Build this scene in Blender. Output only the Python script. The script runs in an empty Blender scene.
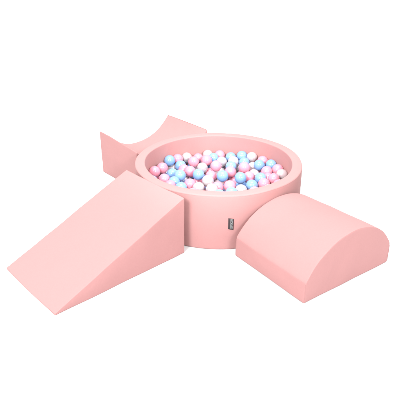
import bpy, bmesh, math, random
from mathutils import Vector, Matrix, noise

random.seed(7)
CM = 0.01
scene = bpy.context.scene
COL = scene.collection

# ------------------------------------------------------------------ helpers
def link(name, me, mat=None, parent=None):
    o = bpy.data.objects.new(name, me)
    COL.objects.link(o)
    if mat and me is not None:
        me.materials.append(mat)
    if parent:
        o.parent = parent
    return o

def empty(name, loc, rz=0.0):
    o = bpy.data.objects.new(name, None)
    o.empty_display_size = 0.05
    COL.objects.link(o)
    o.location = loc
    o.rotation_euler = (0, 0, rz)
    return o

def tag(o, label=None, cat=None, group=None, kind=None):
    if label: o['label'] = label
    if cat: o['category'] = cat
    if group: o['group'] = group
    if kind: o['kind'] = kind

def smooth(me):
    me.polygons.foreach_set('use_smooth', [True] * len(me.polygons))
    me.update()

def subsurf(o, lv=2):
    m = o.modifiers.new('Subdivision', 'SUBSURF')
    m.levels = lv
    m.render_levels = lv

# ------------------------------------------------------------------ materials
def new_mat(name):
    m = bpy.data.materials.new(name)
    m.use_nodes = True
    nt = m.node_tree
    return m, nt, nt.nodes['Principled BSDF']

def fabric(name, base, seed=0.0):
    """soft cotton jersey stretched over foam: matte, fine knit, faint creases"""
    m, nt, p = new_mat(name)
    N, K = nt.nodes, nt.links
    tc = N.new('ShaderNodeTexCoord')
    mp = N.new('ShaderNodeMapping'); mp.inputs['Location'].default_value = (seed, seed * 1.7, 0)
    K.new(tc.outputs['Object'], mp.inputs['Vector'])
    big = N.new('ShaderNodeTexNoise'); big.inputs['Scale'].default_value = 5.5
    big.inputs['Detail'].default_value = 3; big.inputs['Distortion'].default_value = 0.6
    fine = N.new('ShaderNodeTexNoise'); fine.inputs['Scale'].default_value = 900
    fine.inputs['Detail'].default_value = 2
    pill = N.new('ShaderNodeTexNoise'); pill.inputs['Scale'].default_value = 140
    pill.inputs['Detail'].default_value = 4
    for n in (big, fine, pill):
        K.new(mp.outputs['Vector'], n.inputs['Vector'])
    # the dyed cloth is never quite one colour
    mix = N.new('ShaderNodeMix'); mix.data_type = 'RGBA'
    mix.inputs['A'].default_value = (*[c * 0.96 for c in base], 1)
    mix.inputs['B'].default_value = (*[min(1, c * 1.04) for c in base], 1)
    K.new(pill.outputs['Fac'], mix.inputs['Factor'])
    K.new(mix.outputs['Result'], p.inputs['Base Color'])
    p.inputs['Roughness'].default_value = 0.92
    p.inputs['Specular IOR Level'].default_value = 0.18
    p.inputs['Sheen Weight'].default_value = 0.05
    p.inputs['Sheen Roughness'].default_value = 0.5
    b1 = N.new('ShaderNodeBump'); b1.inputs['Strength'].default_value = 0.35; b1.inputs['Distance'].default_value = 0.009
    K.new(big.outputs['Fac'], b1.inputs['Height'])
    b2 = N.new('ShaderNodeBump'); b2.inputs['Strength'].default_value = 0.22; b2.inputs['Distance'].default_value = 0.0006
    K.new(fine.outputs['Fac'], b2.inputs['Height']); K.new(b1.outputs['Normal'], b2.inputs['Normal'])
    K.new(b2.outputs['Normal'], p.inputs['Normal'])
    return m

def ball_mat(name, base, rough=0.2, metal=0.0, pearl=False):
    m, nt, p = new_mat(name)
    N, K = nt.nodes, nt.links
    oi = N.new('ShaderNodeObjectInfo')
    hsv = N.new('ShaderNodeHueSaturation'); hsv.inputs['Color'].default_value = (*base, 1)
    mr = N.new('ShaderNodeMapRange')
    mr.inputs['To Min'].default_value = 0.93; mr.inputs['To Max'].default_value = 1.06
    K.new(oi.outputs['Random'], mr.inputs['Value']); K.new(mr.outputs['Result'], hsv.inputs['Value'])
    tc = N.new('ShaderNodeTexCoord')
    if pearl:
        # swirled pearl pigment
        n = N.new('ShaderNodeTexNoise'); n.inputs['Scale'].default_value = 22; n.inputs['Detail'].default_value = 2
        n.inputs['Distortion'].default_value = 1.2
        K.new(tc.outputs['Object'], n.inputs['Vector'])
        mx = N.new('ShaderNodeMix'); mx.data_type = 'RGBA'
        mx.inputs['B'].default_value = (*[c * f for c, f in zip(base, (1.0, 0.93, 0.98))], 1)
        K.new(n.outputs['Fac'], mx.inputs['Factor']); K.new(hsv.outputs['Color'], mx.inputs['A'])
        K.new(mx.outputs['Result'], p.inputs['Base Color'])
    else:
        K.new(hsv.outputs['Color'], p.inputs['Base Color'])
    p.inputs['Roughness'].default_value = rough
    p.inputs['Metallic'].default_value = metal
    # thin hollow plastic lets some light through
    p.inputs['Subsurface Weight'].default_value = 0.0 if pearl else 0.5
    p.inputs['Subsurface Radius'].default_value = (1.0, 0.85, 0.85)
    p.inputs['Subsurface Scale'].default_value = 0.022
    p.inputs['Specular IOR Level'].default_value = 0.5
    sc_ = N.new('ShaderNodeTexNoise'); sc_.inputs['Scale'].default_value = 60; sc_.inputs['Detail'].default_value = 3
    K.new(tc.outputs['Object'], sc_.inputs['Vector'])
    b = N.new('ShaderNodeBump'); b.inputs['Strength'].default_value = 0.06; b.inputs['Distance'].default_value = 0.002
    K.new(sc_.outputs['Fac'], b.inputs['Height']); K.new(b.outputs['Normal'], p.inputs['Normal'])
    return m

def plain(name, base, rough=0.6):
    m, nt, p = new_mat(name)
    N, K = nt.nodes, nt.links
    tc = N.new('ShaderNodeTexCoord')
    n = N.new('ShaderNodeTexNoise'); n.inputs['Scale'].default_value = 300
    K.new(tc.outputs['Object'], n.inputs['Vector'])
    mx = N.new('ShaderNodeMix'); mx.data_type = 'RGBA'
    mx.inputs['A'].default_value = (*[c * 0.9 for c in base], 1)
    mx.inputs['B'].default_value = (*[min(1, c * 1.1) for c in base], 1)
    K.new(n.outputs['Fac'], mx.inputs['Factor']); K.new(mx.outputs['Result'], p.inputs['Base Color'])
    p.inputs['Roughness'].default_value = rough
    return m

PINK = (0.385, 0.197, 0.192)
M_WEDGE = fabric('pink_jersey_ramp', PINK, 1.3)
M_POOL = fabric('pink_jersey_pool', PINK, 4.1)
M_ARCH = fabric('pink_jersey_dome', PINK, 7.7)
M_TROUGH = fabric('pink_jersey_cradle', PINK, 9.2)
M_BLUE = ball_mat('blue_ball_plastic', (0.18, 0.31, 0.54))
M_PINKB = ball_mat('pink_ball_plastic', (0.62, 0.235, 0.30))
M_PEARL = ball_mat('pearl_ball_plastic', (0.56, 0.52, 0.525), 0.11, 0.45, True)
M_TAG = plain('woven_grey_tag', (0.028, 0.021, 0.024), 0.7)
M_PRINT = plain('woven_light_thread', (0.21, 0.225, 0.225), 0.6)
M_FLOOR = plain('white_paper_sweep', (0.62, 0.62, 0.62), 0.8)

# ------------------------------------------------------------------ foam blocks
def ticks(a, b, edge, step):
    n = max(2, int(round((b - a - 2 * edge) / step)))
    inner = [a + edge + (b - a - 2 * edge) * i / n for i in range(n + 1)]
    return [a] + inner + [b]

def foam_block(name, L, W, top, mat, seed, edge=0.55, step=3.0, bulge=0.35, parent=None, edge_v=None):
    """closed foam body: u runs away from the pool, v across, z up to top(u, v); all in cm.
    Edges get tight loops, so the subdivided cover has the small round of a sewn seam."""
    us, vs = ticks(0, L, edge, step), ticks(-W / 2, W / 2, edge_v or edge, step)
    nw = 9
    bm = bmesh.new()
    vert = {}
    def pos(i, j, k):
        u, v = us[i], vs[j]
        h = top(u, v)
        e = min(edge, h * 0.28)
        zs = [0, e] + [e + (h - 2 * e) * q / (nw - 3) for q in range(1, nw - 3)] + [h - e, h]
        z = zs[k]
        # stuffed cover: faces belly out a little between their edges
        fu, fv = math.sin(math.pi * u / L), math.sin(math.pi * (v / W + 0.5))
        fz = math.sin(math.pi * min(1, z / max(h, 1e-3)))
        du = dv = dz = 0.0
        if i == 0: du -= 0.15 * bulge * fv * fz
        if i == len(us) - 1: du += bulge * fv * fz
        if j == 0: dv -= bulge * fu * fz
        if j == len(vs) - 1: dv += bulge * fu * fz
        if k == nw - 1: dz += bulge * 0.8 * (fu * fv) ** 0.7
        p = Vector((u + du, v + dv, z + dz))
        n = noise.noise_vector(p * 0.075 + Vector((seed, seed, 0)))
        n2 = noise.noise_vector(p * 0.2 + Vector((0, seed, seed)))
        w = 0.26 * min(1, h / 6)
        d = n * w + n2 * w * 0.4
        if k == 0: d.z = 0
        p += d
        p.z = max(p.z, 0.05)
        return p * CM
    def V(i, j, k):
        key = (i, j, k)
        if key not in vert:
            vert[key] = bm.verts.new(pos(i, j, k))
        return vert[key]
    nu, nv = len(us) - 1, len(vs) - 1
    for i in range(nu):
        for j in range(nv):
            bm.faces.new((V(i, j, nw-1), V(i+1, j, nw-1), V(i+1, j+1, nw-1), V(i, j+1, nw-1)))
            bm.faces.new((V(i, j, 0), V(i, j+1, 0), V(i+1, j+1, 0), V(i+1, j, 0)))
    for k in range(nw - 1):
        for i in range(nu):
            bm.faces.new((V(i, 0, k), V(i+1, 0, k), V(i+1, 0, k+1), V(i, 0, k+1)))
            bm.faces.new((V(i, nv, k), V(i, nv, k+1), V(i+1, nv, k+1), V(i+1, nv, k)))
        for j in range(nv):
            bm.faces.new((V(0, j, k), V(0, j, k+1), V(0, j+1, k+1), V(0, j+1, k)))
            bm.faces.new((V(nu, j, k), V(nu, j+1, k), V(nu, j+1, k+1), V(nu, j, k+1)))
    # sewn seams along the top edge and the four uprights
    N_, M_ = nu, nv
    T = nw - 1
    loop = [(i, 0, T) for i in range(N_)] + [(N_, j, T) for j in range(M_)] + [(i, M_, T) for i in range(N_, 0, -1)] + [(0, j, T) for j in range(M_, 0, -1)]
    ctr = Vector((L / 2, 0, 0)) * CM
    paths = [([V(*q).co.copy() for q in loop], True)]
    for (i, j) in ((0, 0), (N_, 0), (N_, M_), (0, M_)):
        if top(us[i], vs[j]) > 4:
            paths.append(([V(i, j, k).co.copy() for k in range(1, T)], False))
    bmesh.ops.recalc_face_normals(bm, faces=bm.faces)
    me = bpy.data.meshes.new(name)
    bm.to_mesh(me); bm.free()
    smooth(me)
    o = link(name, me, mat, parent)
    subsurf(o, 2)
    sb = bmesh.new()
    for pts, closed in paths:
        pts = [p + (Vector((L / 2 * CM, 0, p.z)) - p).normalized() * 0.17 * CM - Vector((0, 0, 0.12 * CM if closed else 0)) for p in pts]
        n = len(pts)
        rings = []
        for a in range(n):
            t = (pts[(a + 1) % n] - pts[a - 1]) if closed or 0 < a < n - 1 else (pts[1] - pts[0] if a == 0 else pts[-1] - pts[-2])
            t.normalize()
            u_ = t.orthogonal().normalized() if abs(t.z) > 0.95 else t.cross(Vector((0, 0, 1))).normalized()
            w_ = t.cross(u_)
            r = 0.11 * CM * (1 + 0.25 * noise.noise(pts[a] * 60))
            rings.append([sb.verts.new(pts[a] + (u_ * math.cos(q * math.pi / 4) + w_ * math.sin(q * math.pi / 4)) * r) for q in range(8)])
        for a in range(n if closed else n - 1):
            b = (a + 1) % n
            for q in range(8):
                sb.faces.new((rings[a][q], rings[a][(q + 1) % 8], rings[b][(q + 1) % 8], rings[b][q]))
    bmesh.ops.recalc_face_normals(sb, faces=sb.faces)
    sm = bpy.data.meshes.new('seam')
    sb.to_mesh(sm); sb.free(); smooth(sm)
    s_ = link('seam', sm, mat, o)
    subsurf(s_, 1)
    return o

def circle_r(W, sag):
    return (W * W / 4 + sag * sag) / (2 * sag)

# long ramp, high end against the pool
WL, WW, WH = 69.53, 45.2, 29.74
def ramp_top(u, v):
    return WH + (0.9 - WH) * (u / WL)
wedge = foam_block('foam_ramp', WL, WW, ramp_top, M_WEDGE, 3.3, edge=0.5, bulge=0.4)
wedge.location = (-32.95 * CM, -31.1 * CM, 0)
wedge.rotation_euler = (0, 0, 3.8806)
tag(wedge, 'long pink foam ramp sloping down from the pool rim to a thin toe', 'foam ramp')

# half-round block
HL, HW_, HS_, HH = 45.38, 55.03, 10.11, 26.33
hr = circle_r(HW_, HH - HS_)
def dome_top(u, v):
    # a little lower at the pool end, where the foam is squashed
    k = 1 - 0.105 * (1 - u / HL)
    return HS_ + (HH - hr + math.sqrt(max(0, hr * hr - v * v)) - HS_) * k
dome = foam_block('foam_half_cylinder', HL, HW_, dome_top, M_ARCH, 5.9, edge=0.8, step=2.6, bulge=0.3, edge_v=1.3)
dome.location = (29.3 * CM, -35.03 * CM, 0)
dome.rotation_euler = (0, 0, math.radians(304.69))
tag(dome, 'pink foam block with a rounded domed top and flat half-round front face', 'foam block')

# block with a scooped top
TL, TW, TS, TH = 41.67, 54.61, 14.08, 27.97
tr = circle_r(TW, TH - TS)
def scoop_top(u, v):
    z = TS + tr - math.sqrt(max(0, tr * tr - v * v))
    # the near-side horn has slumped towards the pool
    s = max(0.0, 1 - u / (TL * 0.72))
    return z - 2.3 * s * max(0.0, v / (TW / 2)) ** 2
trough = foam_block('foam_cradle', TL, TW, scoop_top, M_TROUGH, 8.4, edge=0.5, step=2.6, bulge=0.25)
trough.location = (-25.88 * CM, 37.98 * CM, 0)
trough.rotation_euler = (0, 0, math.radians(129.61))
tag(trough, 'pink foam block with a scooped concave top and two pointed horns behind the pool', 'foam block')

# ------------------------------------------------------------------ ball pit
RO, RI, PH = 45.15, 39.75, 29.25
pit = empty('ball_pit', (0, 0, 0))
tag(pit, 'low round pink ball pit with thick padded wall, filled with small plastic balls', 'ball pit')

def lathe(name, prof, n, mat, parent, wob=0.0, seed=0.0, close=True):
    bm = bmesh.new()
    rings = []
    for a in range(n):
        t = 2 * math.pi * a / n
        ring = []
        for (r, z) in prof:
            p = Vector((r * math.cos(t), r * math.sin(t), z))
            if wob and r > 1:
                d = noise.noise(p * 0.06 + Vector((seed, 0, seed))) * wob + noise.noise(p * 0.19 + Vector((0, seed, 1))) * wob * 0.35
                k = (r + d) / r
                p = Vector((p.x * k, p.y * k, z + (noise.noise(Vector((p.x, p.y, seed)) * 0.05) * wob if z > 3 else 0)))
            ring.append(bm.verts.new(p * CM))
        rings.append(ring)
    m = len(prof)
    for a in range(n):
        b = (a + 1) % n
        for k in range(m if close else m - 1):
            q = (k + 1) % m
            bm.faces.new((rings[a][k], rings[b][k], rings[b][q], rings[a][q]))
    bmesh.ops.remove_doubles(bm, verts=bm.verts, dist=1e-6)
    bmesh.ops.recalc_face_normals(bm, faces=bm.faces)
    me = bpy.data.meshes.new(name)
    bm.to_mesh(me); bm.free()
    smooth(me)
    return link(name, me, mat, parent)

prof = []
def arc_pts(cx, cz, r, a0, a1, n):
    return [(cx + r * math.cos(math.radians(a0 + (a1 - a0) * i / n)), cz + r * math.sin(math.radians(a0 + (a1 - a0) * i / n))) for i in range(n + 1)]
prof += [(RI + 0.4, 0.05), (RO - 0.5, 0.05)]
prof += arc_pts(RO - 0.5, 0.55, 0.5, -90, 0, 3)[1:]
for i in range(1, 12):
    f = i / 12
    prof.append((RO + 0.28 * math.sin(math.pi * f), 0.55 + (PH - 1.35) * f))
# seam where the wall panel meets the rim strip
prof += [(RO, PH - 0.80), (RO - 0.07, PH - 0.70), (RO - 0.02, PH - 0.62)]
prof += arc_pts(RO - 0.75, PH - 0.62, 0.73, 4, 85, 6)
for i in range(1, 5):
    f = i / 5
    prof.append((RO - 0.75 - (RO - RI - 1.35) * f, PH + 0.10 + 0.16 * math.sin(math.pi * f)))
prof += arc_pts(RI + 0.6, PH - 0.5, 0.6, 92, 180, 6)
for i in range(1, 10):
    f = i / 10
    prof.append((RI - 0.15 * math.sin(math.pi * f), PH - 0.5 + (0.6 - PH + 0.5) * f))
prof += [(RI, 0.3)]
wall = lathe('padded_wall', prof, 144, M_POOL, pit, wob=0.22, seed=2.6)
subsurf(wall, 1)
fl = [(0.0, 8.1)] + [(RI * i / 10, 8.1) for i in range(1, 10)] + arc_pts(RI - 0.65, 7.45, 0.6, 90, 0, 4) + [(RI - 0.05, 0.1), (0.0, 0.1)]
cushion = lathe('base_cushion', fl, 72, M_POOL, pit, close=False)

TILT = 0.15                                # sewn on a little askew
# folded woven side tag sewn to the wall
def on_wall(ang, z, out):
    r = RO + 0.28 * math.sin(math.pi * (z - 0.55) / (PH - 1.35)) + out
    return Vector((r * math.cos(ang), r * math.sin(ang), z))
A0, ZC, TWD, THT = math.radians(-84.4), 14.5, 2.5, 5.9
def tag_sheet(name, w0, w1, z0, z1, out, thick, mat, parent, nx=6, nz=10):
    bm = bmesh.new()
    g = {}
    for s in (0, 1):
        for i in range(nx + 1):
            for k in range(nz + 1):
                w = w0 + (w1 - w0) * i / nx
                z = z0 + (z1 - z0) * k / nz
                a = A0 + w / RO
                lift = 0.10 + 0.22 * ((w + TWD / 2) / TWD) ** 2 + 0.05 * math.sin(z * 1.7 + w)
                g[s, i, k] = bm.verts.new(on_wall(a, z - TILT * w, lift + out + (thick if s else 0)) * CM)
    for i in range(nx):
        for k in range(nz):
            bm.faces.new((g[1, i, k], g[1, i+1, k], g[1, i+1, k+1], g[1, i, k+1]))
            bm.faces.new((g[0, i, k], g[0, i, k+1], g[0, i+1, k+1], g[0, i+1, k]))
    for i in range(nx):
        for k in (0, nz):
            bm.faces.new((g[0, i, k], g[0, i+1, k], g[1, i+1, k], g[1, i, k]))
    for k in range(nz):
        for i in (0, nx):
            bm.faces.new((g[0, i, k], g[0, i, k+1], g[1, i, k+1], g[1, i, k]))
    bmesh.ops.recalc_face_normals(bm, faces=bm.faces)
    me = bpy.data.meshes.new(name); bm.to_mesh(me); bm.free(); smooth(me)
    return link(name, me, mat, parent)
side_tag = tag_sheet('side_tag', -TWD / 2, TWD / 2, ZC - THT / 2, ZC + THT / 2, 0, 0.12, M_TAG, pit)
tag(side_tag, 'small dark grey woven side tag with pale upright lettering')

# lettering: real letters, laid along the tag and bent on to it
def lettering(word, size, w_mid, z_mid):
    cu = bpy.data.curves.new('lettering', 'FONT')
    cu.body = word; cu.align_x = 'CENTER'; cu.align_y = 'CENTER'; cu.size = 1.0
    cu.offset = 0.012
    tmp = bpy.data.objects.new('lettering', cu); COL.objects.link(tmp)
    dg = bpy.context.evaluated_depsgraph_get()
    me = bpy.data.meshes.new_from_object(tmp.evaluated_get(dg))
    bpy.data.objects.remove(tmp)
    xs = [v.co.x for v in me.vertices]; ys = [v.co.y for v in me.vertices]
    cx, cy = (min(xs) + max(xs)) / 2, (min(ys) + max(ys)) / 2
    sx, sy = size[0] / (max(xs) - min(xs)), size[1] / (max(ys) - min(ys))
    for v in me.vertices:
        along, across = (v.co.x - cx) * sx, (v.co.y - cy) * sy
        z, w = z_mid + along, w_mid - across          # reads bottom to top
        lift = 0.10 + 0.22 * ((w + TWD / 2) / TWD) ** 2 + 0.05 * math.sin(z * 1.7 + w)
        v.co = on_wall(A0 + w / RO, z - TILT * w, lift + 0.12 + 0.02) * CM
    me.name = 'lettering'
    me.update()
    return link('lettering', me, M_PRINT, side_tag)
lettering('KIDDYMOON', (5.4, 1.3), 0.2, ZC)

# ------------------------------------------------------------------ balls
BR = 3.27
def ball_mesh(name, mat):
    bm = bmesh.new()
    bmesh.ops.create_uvsphere(bm, u_segments=48, v_segments=32, radius=BR * CM)
    for v in bm.verts:                        # faint mould line round the middle
        a = abs(v.co.z) / (BR * CM)
        if a < 0.05: v.co *= 1.004
    me = bpy.data.meshes.new(name); bm.to_mesh(me); bm.free(); smooth(me)
    me.materials.append(mat)
    return me
BM = {'b': ball_mesh('blue_ball', M_BLUE), 'k': ball_mesh('pink_ball', M_PINKB), 'w': ball_mesh('pearl_ball', M_PEARL)}
BN = {'b': 'blue_ball', 'k': 'pink_ball', 'w': 'pearl_ball'}
BALLS = [
    ('b', -27.81, 23.69, 19.37, 'baby blue ball in the second row from the back, leftmost blue one'),
    ('b', 16.83, 25.50, 17.15, 'baby blue ball in the second row from the back, rightmost blue one'),
    ('k', -31.53, 13.15, 19.02, 'candy pink ball in the third row from the back, leftmost pink one'),
    ('k', -19.13, 16.05, 16.55, 'candy pink ball in the third row from the back, second pink from the left'),
    ('k', -0.50, 15.46, 19.20, 'candy pink ball in the third row from the back, third pink from the left'),
    ('k', 15.74, 13.07, 19.20, 'candy pink ball in the third row from the back, fourth pink from the left'),
    ('k', 34.84, 10.98, 18.64, 'candy pink ball in the third row from the back, rightmost pink one'),
    ('k', -35.69, 7.80, 19.04, 'candy pink ball in the fourth row from the back, leftmost pink one'),
    ('k', -15.51, 10.74, 17.85, 'candy pink ball in the fourth row from the back, second pink from the left'),
    ('k', -3.65, 6.79, 16.46, 'candy pink ball in the fourth row from the back, third pink from the left'),
    ('k', 7.50, 9.77, 17.92, 'candy pink ball in the fourth row from the back, fourth pink from the left'),
    ('k', 17.77, 5.22, 16.65, 'candy pink ball in the fourth row from the back, fifth pink from the left'),
    ('k', 28.42, 10.23, 17.76, 'candy pink ball in the fourth row from the back, rightmost pink one'),
    ('k', -29.81, 1.01, 17.26, 'candy pink ball in the second row from the front, leftmost pink one'),
    ('k', 28.48, 3.86, 16.22, 'candy pink ball in the second row from the front, second pink from the left'),
    ('k', 30.68, -1.86, 18.54, 'candy pink ball in the second row from the front, rightmost pink one'),
    ('k', -23.16, 28.25, 18.44, 'candy pink ball in the back row against the far wall, leftmost pink one'),
    ('k', -10.82, 33.99, 16.57, 'candy pink ball in the back row against the far wall, second pink from the left'),
    ('k', 2.53, 36.23, 17.64, 'candy pink ball in the back row against the far wall, rightmost pink one'),
    ('w', -17.76, 31.92, 17.96, 'pearly white ball in the back row against the far wall, leftmost white one'),
    ('w', -4.81, 36.21, 17.96, 'pearly white ball in the back row against the far wall, second white from the left'),
    ('w', 21.77, 29.33, 19.11, 'pearly white ball in the back row against the far wall, rightmost white one'),
    ('b', -21.28, 22.25, 16.63, 'baby blue ball in the third row from the back, leftmost blue one'),
    ('b', 8.57, 19.71, 17.07, 'baby blue ball in the third row from the back, second blue from the left'),
    ('b', 24.71, 16.41, 19.22, 'baby blue ball in the third row from the back, third blue from the left'),
    ('b', 31.90, 17.81, 18.79, 'baby blue ball in the third row from the back, rightmost blue one'),
    ('k', -13.48, 22.70, 18.95, 'candy pink ball in the second row from the back, leftmost pink one'),
    ('k', -5.78, 25.00, 18.88, 'candy pink ball in the second row from the back, second pink from the left'),
    ('k', 27.65, 23.87, 18.75, 'candy pink ball in the second row from the back, rightmost pink one'),
    ('w', -25.99, 25.40, 13.29, 'pearly white ball in the third row from the back, leftmost white one'),
    ('w', -8.38, 19.57, 16.28, 'pearly white ball in the third row from the back, second white from the left'),
    ('w', 21.47, 21.04, 15.90, 'pearly white ball in the third row from the back, rightmost white one'),
    ('b', -25.65, 11.42, 16.01, 'baby blue ball in the fourth row from the back, leftmost blue one'),
    ('b', -21.02, 3.16, 18.71, 'baby blue ball in the fourth row from the back, second blue from the left'),
    ('b', -10.73, 3.20, 19.20, 'baby blue ball in the fourth row from the back, third blue from the left'),
    ('b', 2.58, 1.01, 19.20, 'baby blue ball in the fourth row from the back, rightmost blue one'),
    ('b', -24.19, -2.35, 17.11, 'baby blue ball in the second row from the front, leftmost blue one'),
    ('b', 12.36, -1.81, 19.20, 'baby blue ball in the second row from the front, second blue from the left'),
    ('b', 23.64, -0.09, 18.19, 'baby blue ball in the second row from the front, rightmost blue one'),
    ('b', -1.51, 30.57, 18.10, 'baby blue ball in the back row against the far wall, leftmost blue one'),
    ('b', 9.22, 32.73, 17.61, 'baby blue ball in the back row against the far wall, second blue from the left'),
    ('b', 16.01, 32.83, 18.48, 'baby blue ball in the back row against the far wall, rightmost blue one'),
    ('w', 3.29, 26.19, 17.35, 'pearly white ball in the second row from the back, leftmost white one'),
    ('w', 10.33, 26.19, 17.54, 'pearly white ball in the second row from the back, rightmost white one'),
    ('w', -5.73, -5.67, 19.20, 'pearly white ball in the second row from the front, only white one there'),
    ('w', 21.16, 10.74, 15.63, 'pearly white ball in the fourth row from the back, leftmost white one'),
    ('w', 36.24, 4.59, 18.25, 'pearly white ball in the fourth row from the back, rightmost white one'),
    ('b', -20.15, -11.13, 17.64, 'baby blue ball in the front row under the near rim, leftmost blue one'),
    ('b', 6.38, -17.91, 17.77, 'baby blue ball in the front row under the near rim, second blue from the left'),
    ('b', 18.02, -8.24, 17.60, 'baby blue ball in the front row under the near rim, rightmost blue one'),
    ('k', -15.42, -6.56, 17.60, 'candy pink ball in the front row under the near rim, leftmost pink one'),
    ('k', -0.51, -9.41, 17.12, 'candy pink ball in the front row under the near rim, second pink from the left'),
    ('k', 5.99, -9.63, 17.82, 'candy pink ball in the front row under the near rim, third pink from the left'),
    ('k', 24.84, -6.51, 17.64, 'candy pink ball in the front row under the near rim, rightmost pink one'),
    ('w', -10.81, -11.24, 17.63, 'pearly white ball in the front row under the near rim, leftmost white one'),
    ('w', -3.80, -14.93, 18.43, 'pearly white ball in the front row under the near rim, second white from the left'),
    ('w', 11.74, -14.14, 17.44, 'pearly white ball in the front row under the near rim, rightmost white one'),
    ('w', -32.66, -9.67, 17.64, 'pearly white ball tucked out of sight behind the near rim, leftmost white one'),
    ('w', -8.04, -24.62, 17.60, 'pearly white ball tucked out of sight behind the near rim, second white from the left'),
    ('w', 1.64, -34.10, 17.61, 'pearly white ball tucked out of sight behind the near rim, rightmost white one'),
    ('k', -26.19, -8.58, 17.60, 'candy pink ball sunk below the front row of balls, leftmost pink one down there'),
    ('k', -21.39, 0.61, 11.98, 'candy pink ball sunk below the front row of balls, second pink from the left'),
    ('k', -13.66, -18.46, 17.62, 'candy pink ball sunk below the front row of balls, third pink from the left'),
    ('k', -10.61, 1.93, 12.00, 'candy pink ball sunk below the front row of balls, fourth pink from the left'),
    ('k', -9.22, -4.47, 12.00, 'candy pink ball sunk below the front row of balls, fifth pink from the left'),
    ('k', 18.58, -17.15, 17.60, 'candy pink ball sunk below the front row of balls, sixth pink from the left'),
    ('k', 21.50, -5.93, 12.00, 'candy pink ball sunk below the front row of balls, seventh pink from the left'),
    ('k', 32.58, -8.14, 17.63, 'candy pink ball sunk below the front row of balls, rightmost pink one'),
    ('w', 0.60, 4.59, 11.97, 'pearly white ball sunk below the front row of balls, leftmost white one down there'),
    ('w', 6.91, 2.50, 12.00, 'pearly white ball sunk below the front row of balls, second white from the left'),
    ('w', 26.34, -14.49, 17.62, 'pearly white ball sunk below the front row of balls, third white from the left'),
    ('w', 36.40, 3.03, 11.89, 'pearly white ball sunk below the front row of balls, rightmost white one'),
    ('b', -36.38, 3.34, 12.00, 'baby blue ball sunk below the front row of balls, leftmost blue one down there'),
    ('b', -16.64, 5.14, 12.00, 'baby blue ball sunk below the front row of balls, second blue from the left'),
    ('b', -4.28, 0.22, 12.00, 'baby blue ball sunk below the front row of balls, third blue from the left'),
    ('b', -0.21, -20.36, 17.60, 'baby blue ball sunk below the front row of balls, fourth blue from the left'),
    ('b', 1.98, -1.82, 12.00, 'baby blue ball sunk below the front row of balls, fifth blue from the left'),
    ('b', 3.45, -8.21, 11.94, 'baby blue ball sunk below the front row of balls, sixth blue from the left'),
    ('b', 13.41, 3.37, 12.00, 'baby blue ball sunk below the front row of balls, seventh blue from the left'),
    ('b', 19.15, 0.19, 12.00, 'baby blue ball sunk below the front row of balls, eighth blue from the left'),
    ('b', 22.93, 5.57, 12.00, 'baby blue ball sunk below the front row of balls, rightmost blue one'),
    ('b', -36.46, -2.23, 17.60, 'baby blue ball sunk below the fifth row of balls, leftmost blue one down there'),
    ('b', -30.15, 13.99, 11.99, 'baby blue ball sunk below the fifth row of balls, second blue from the left'),
    ('b', -22.96, 6.98, 12.00, 'baby blue ball sunk below the fifth row of balls, third blue from the left'),
    ('b', -9.62, 14.88, 11.89, 'baby blue ball sunk below the fifth row of balls, fourth blue from the left'),
    ('b', -3.97, 11.56, 11.97, 'baby blue ball sunk below the fifth row of balls, rightmost blue one'),
    ('k', -3.84, 21.59, 11.99, 'candy pink ball sunk below the fourth row of balls, leftmost pink one down there'),
    ('k', 16.20, 21.46, 12.00, 'candy pink ball sunk below the fourth row of balls, second pink from the left'),
    ('k', 19.96, 16.03, 11.95, 'candy pink ball sunk below the fourth row of balls, third pink from the left'),
    ('k', 29.33, 21.78, 12.00, 'candy pink ball sunk below the fourth row of balls, rightmost pink one'),
    ('k', 24.03, 25.64, 11.99, 'candy pink ball sunk below the third row of balls, only pink one there'),
    ('k', -35.19, 9.80, 12.00, 'candy pink ball sunk below the fifth row of balls, leftmost pink one down there'),
    ('k', -10.99, 8.47, 12.00, 'candy pink ball sunk below the fifth row of balls, second pink from the left'),
    ('k', 3.19, 10.62, 12.00, 'candy pink ball sunk below the fifth row of balls, third pink from the left'),
    ('k', 9.41, 8.56, 11.78, 'candy pink ball sunk below the fifth row of balls, fourth pink from the left'),
    ('k', 26.44, 14.90, 12.00, 'candy pink ball sunk below the fifth row of balls, rightmost pink one'),
    ('b', -21.13, 29.80, 12.00, 'baby blue ball sunk below the third row of balls, leftmost blue one down there'),
    ('b', -14.59, 29.32, 12.00, 'baby blue ball sunk below the third row of balls, second blue from the left'),
    ('b', -7.88, 29.42, 12.00, 'baby blue ball sunk below the third row of balls, third blue from the left'),
    ('b', -1.54, 27.73, 12.00, 'baby blue ball sunk below the third row of balls, fourth blue from the left'),
    ('b', 12.17, 34.44, 12.00, 'baby blue ball sunk below the third row of balls, rightmost blue one'),
    ('w', -30.20, 20.55, 11.99, 'pearly white ball sunk below the fourth row of balls, leftmost white one down there'),
    ('w', -23.97, 18.45, 12.00, 'pearly white ball sunk below the fourth row of balls, second white from the left'),
    ('w', -11.13, 23.73, 12.00, 'pearly white ball sunk below the fourth row of balls, third white from the left'),
    ('w', 0.33, 16.52, 12.00, 'pearly white ball sunk below the fourth row of balls, fourth white from the left'),
    ('w', 2.63, 22.66, 11.88, 'pearly white ball sunk below the fourth row of balls, fifth white from the left'),
    ('w', 9.13, 23.44, 11.72, 'pearly white ball sunk below the fourth row of balls, sixth white from the left'),
    ('w', 13.42, 15.51, 12.00, 'pearly white ball sunk below the fourth row of balls, rightmost white one'),
    ('w', -0.48, 34.21, 12.00, 'pearly white ball sunk below the third row of balls, leftmost white one down there'),
    ('w', 6.83, 29.58, 12.00, 'pearly white ball sunk below the third row of balls, second white from the left'),
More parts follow.
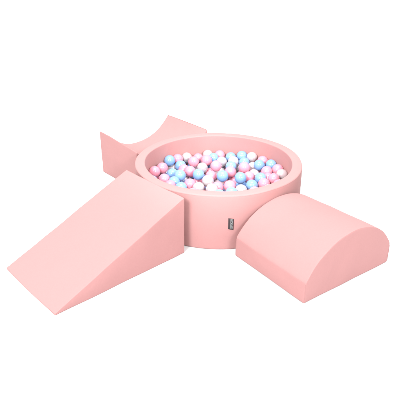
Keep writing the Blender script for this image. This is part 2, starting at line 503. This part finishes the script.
    ('w', 13.77, 28.08, 11.96, 'pearly white ball sunk below the third row of balls, rightmost white one'),
    ('w', 5.81, 36.07, 11.96, 'pearly white ball sunk below the second row of balls, only white one there'),
    ('b', -15.10, 18.50, 11.99, 'baby blue ball sunk below the fourth row of balls, leftmost blue one down there'),
    ('b', 6.88, 16.03, 11.92, 'baby blue ball sunk below the fourth row of balls, second blue from the left'),
    ('b', 32.94, 15.79, 12.00, 'baby blue ball sunk below the fourth row of balls, rightmost blue one'),
    ('w', -18.21, 11.50, 11.93, 'pearly white ball sunk below the fifth row of balls, only white one there'),
    ('b', -6.82, 35.89, 11.74, 'baby blue ball sunk below the second row of balls, only blue one there'),
    ('k', -26.31, -17.57, 17.64, 'candy pink ball tucked out of sight behind the near rim, leftmost pink one'),
    ('k', -19.71, -26.24, 17.60, 'candy pink ball tucked out of sight behind the near rim, second pink from the left'),
    ('k', -20.10, -19.70, 17.60, 'candy pink ball tucked out of sight behind the near rim, third pink from the left'),
    ('k', -8.93, -31.97, 17.60, 'candy pink ball tucked out of sight behind the near rim, fourth pink from the left'),
    ('k', -1.39, -27.10, 17.60, 'candy pink ball tucked out of sight behind the near rim, fifth pink from the left'),
    ('k', 6.73, -28.05, 17.60, 'candy pink ball tucked out of sight behind the near rim, sixth pink from the left'),
    ('k', 8.13, -35.09, 17.60, 'candy pink ball tucked out of sight behind the near rim, seventh pink from the left'),
    ('k', 13.25, -26.17, 17.60, 'candy pink ball tucked out of sight behind the near rim, eighth pink from the left'),
    ('k', 28.50, -21.73, 17.60, 'candy pink ball tucked out of sight behind the near rim, ninth pink from the left'),
    ('k', 32.55, -16.57, 17.63, 'candy pink ball tucked out of sight behind the near rim, rightmost pink one'),
    ('b', -32.73, -16.23, 17.60, 'baby blue ball tucked out of sight behind the near rim, leftmost blue one'),
    ('b', -27.52, -24.02, 17.62, 'baby blue ball tucked out of sight behind the near rim, second blue from the left'),
    ('b', -17.12, -32.27, 17.61, 'baby blue ball tucked out of sight behind the near rim, third blue from the left'),
    ('b', 17.72, -31.94, 17.62, 'baby blue ball tucked out of sight behind the near rim, fourth blue from the left'),
    ('b', 21.61, -26.58, 17.60, 'baby blue ball tucked out of sight behind the near rim, rightmost blue one'),
]
for c, x, y, z, lab in BALLS:
    o = bpy.data.objects.new(BN[c], BM[c])
    COL.objects.link(o)
    q = min(1.0, (RI - BR - 0.05) / math.hypot(x, y))
    o.location = (x * q * CM, y * q * CM, z * CM)
    o.rotation_euler = (random.uniform(0, 6.28), random.uniform(0, 6.28), random.uniform(0, 6.28))
    tag(o, lab, 'ball', 'plastic balls filling the ball pit')

# ------------------------------------------------------------------ setting
# one white paper sweep: floor in front, curving up behind into a wall
bm = bmesh.new()
path = [(-6.0, 0.0), (-4, 0.0), (-2, 0.0), (-1, 0.0), (0.0, 0.0), (1.0, 0.0), (1.6, 0.0)]
path += [(1.6 + 1.1 * math.sin(math.radians(a)), 1.1 - 1.1 * math.cos(math.radians(a))) for a in range(6, 91, 6)]
path += [(2.7, 1.7), (2.7, 2.4), (2.7, 3.2)]
cols = []
for i in range(13):
    x = -6 + i
    cols.append([bm.verts.new((x, y, z)) for y, z in path])
for a, b in zip(cols, cols[1:]):
    for k in range(len(path) - 1):
        bm.faces.new((a[k], b[k], b[k+1], a[k+1]))
me = bpy.data.meshes.new('floor'); bm.to_mesh(me); bm.free(); smooth(me)
floor = link('floor', me, M_FLOOR)
tag(floor, kind='structure')

# ------------------------------------------------------------------ light: white studio, soft boxes
w = bpy.data.worlds.new('World'); scene.world = w
w.use_nodes = True
bg = w.node_tree.nodes['Background']
bg.inputs['Color'].default_value = (1, 1, 1, 1)
bg.inputs['Strength'].default_value = 0.82

def softbox(name, loc, aim, size, power, col=(1, 1, 1)):
    l = bpy.data.lights.new(name, 'AREA')
    l.shape = 'RECTANGLE'; l.size, l.size_y = size
    l.energy = power; l.color = col
    o = bpy.data.objects.new(name, l); COL.objects.link(o)
    o.location = loc
    d = Vector(aim) - Vector(loc)
    o.rotation_euler = d.to_track_quat('-Z', 'Y').to_euler()
    return o
softbox('softbox_overhead', (0.0, -0.5, 4.2), (0, -0.2, 0), (2.6, 2.4), 130)
softbox('softbox_left', (-2.9, -5.4, 4.6), (0, 0, 0.2), (2.0, 2.0), 470)
softbox('softbox_right', (2.7, -5.4, 4.3), (0, 0, 0.2), (1.7, 1.7), 210)
# two added fill spots beside the camera brighten the inside of the pit
for sx, pw in ((1, 250), (-1, 205)):
    sp = bpy.data.lights.new('added_pit_fill', 'SPOT')
    sp.energy = pw; sp.spot_size = math.radians(17); sp.spot_blend = 0.5; sp.shadow_soft_size = 0.2
    so = bpy.data.objects.new('added_pit_fill', sp); COL.objects.link(so)
    so.location = (0.95 * sx, -2.45, 1.85)
    so.rotation_euler = (Vector((-0.24 * sx, 0.19, 0.30)) - so.location).to_track_quat('-Z', 'Y').to_euler()

# ------------------------------------------------------------------ camera
cam = bpy.data.cameras.new('camera')
co = bpy.data.objects.new('camera', cam); COL.objects.link(co)
cam.sensor_width = 36.0
cam.lens = 510.97 / 400 * 36
cam.clip_start = 0.05; cam.clip_end = 200
co.location = (-12.13 * CM, -258.93 * CM, 133.37 * CM)
co.rotation_euler = (math.radians(90 - 26.39), 0, math.radians(-0.49))
scene.camera = co

scene.view_settings.view_transform = 'Standard'
scene.view_settings.look = 'None'
scene.view_settings.gamma = 1.0
scene.view_settings.exposure = 0.4
scene.view_settings.use_curve_mapping = False
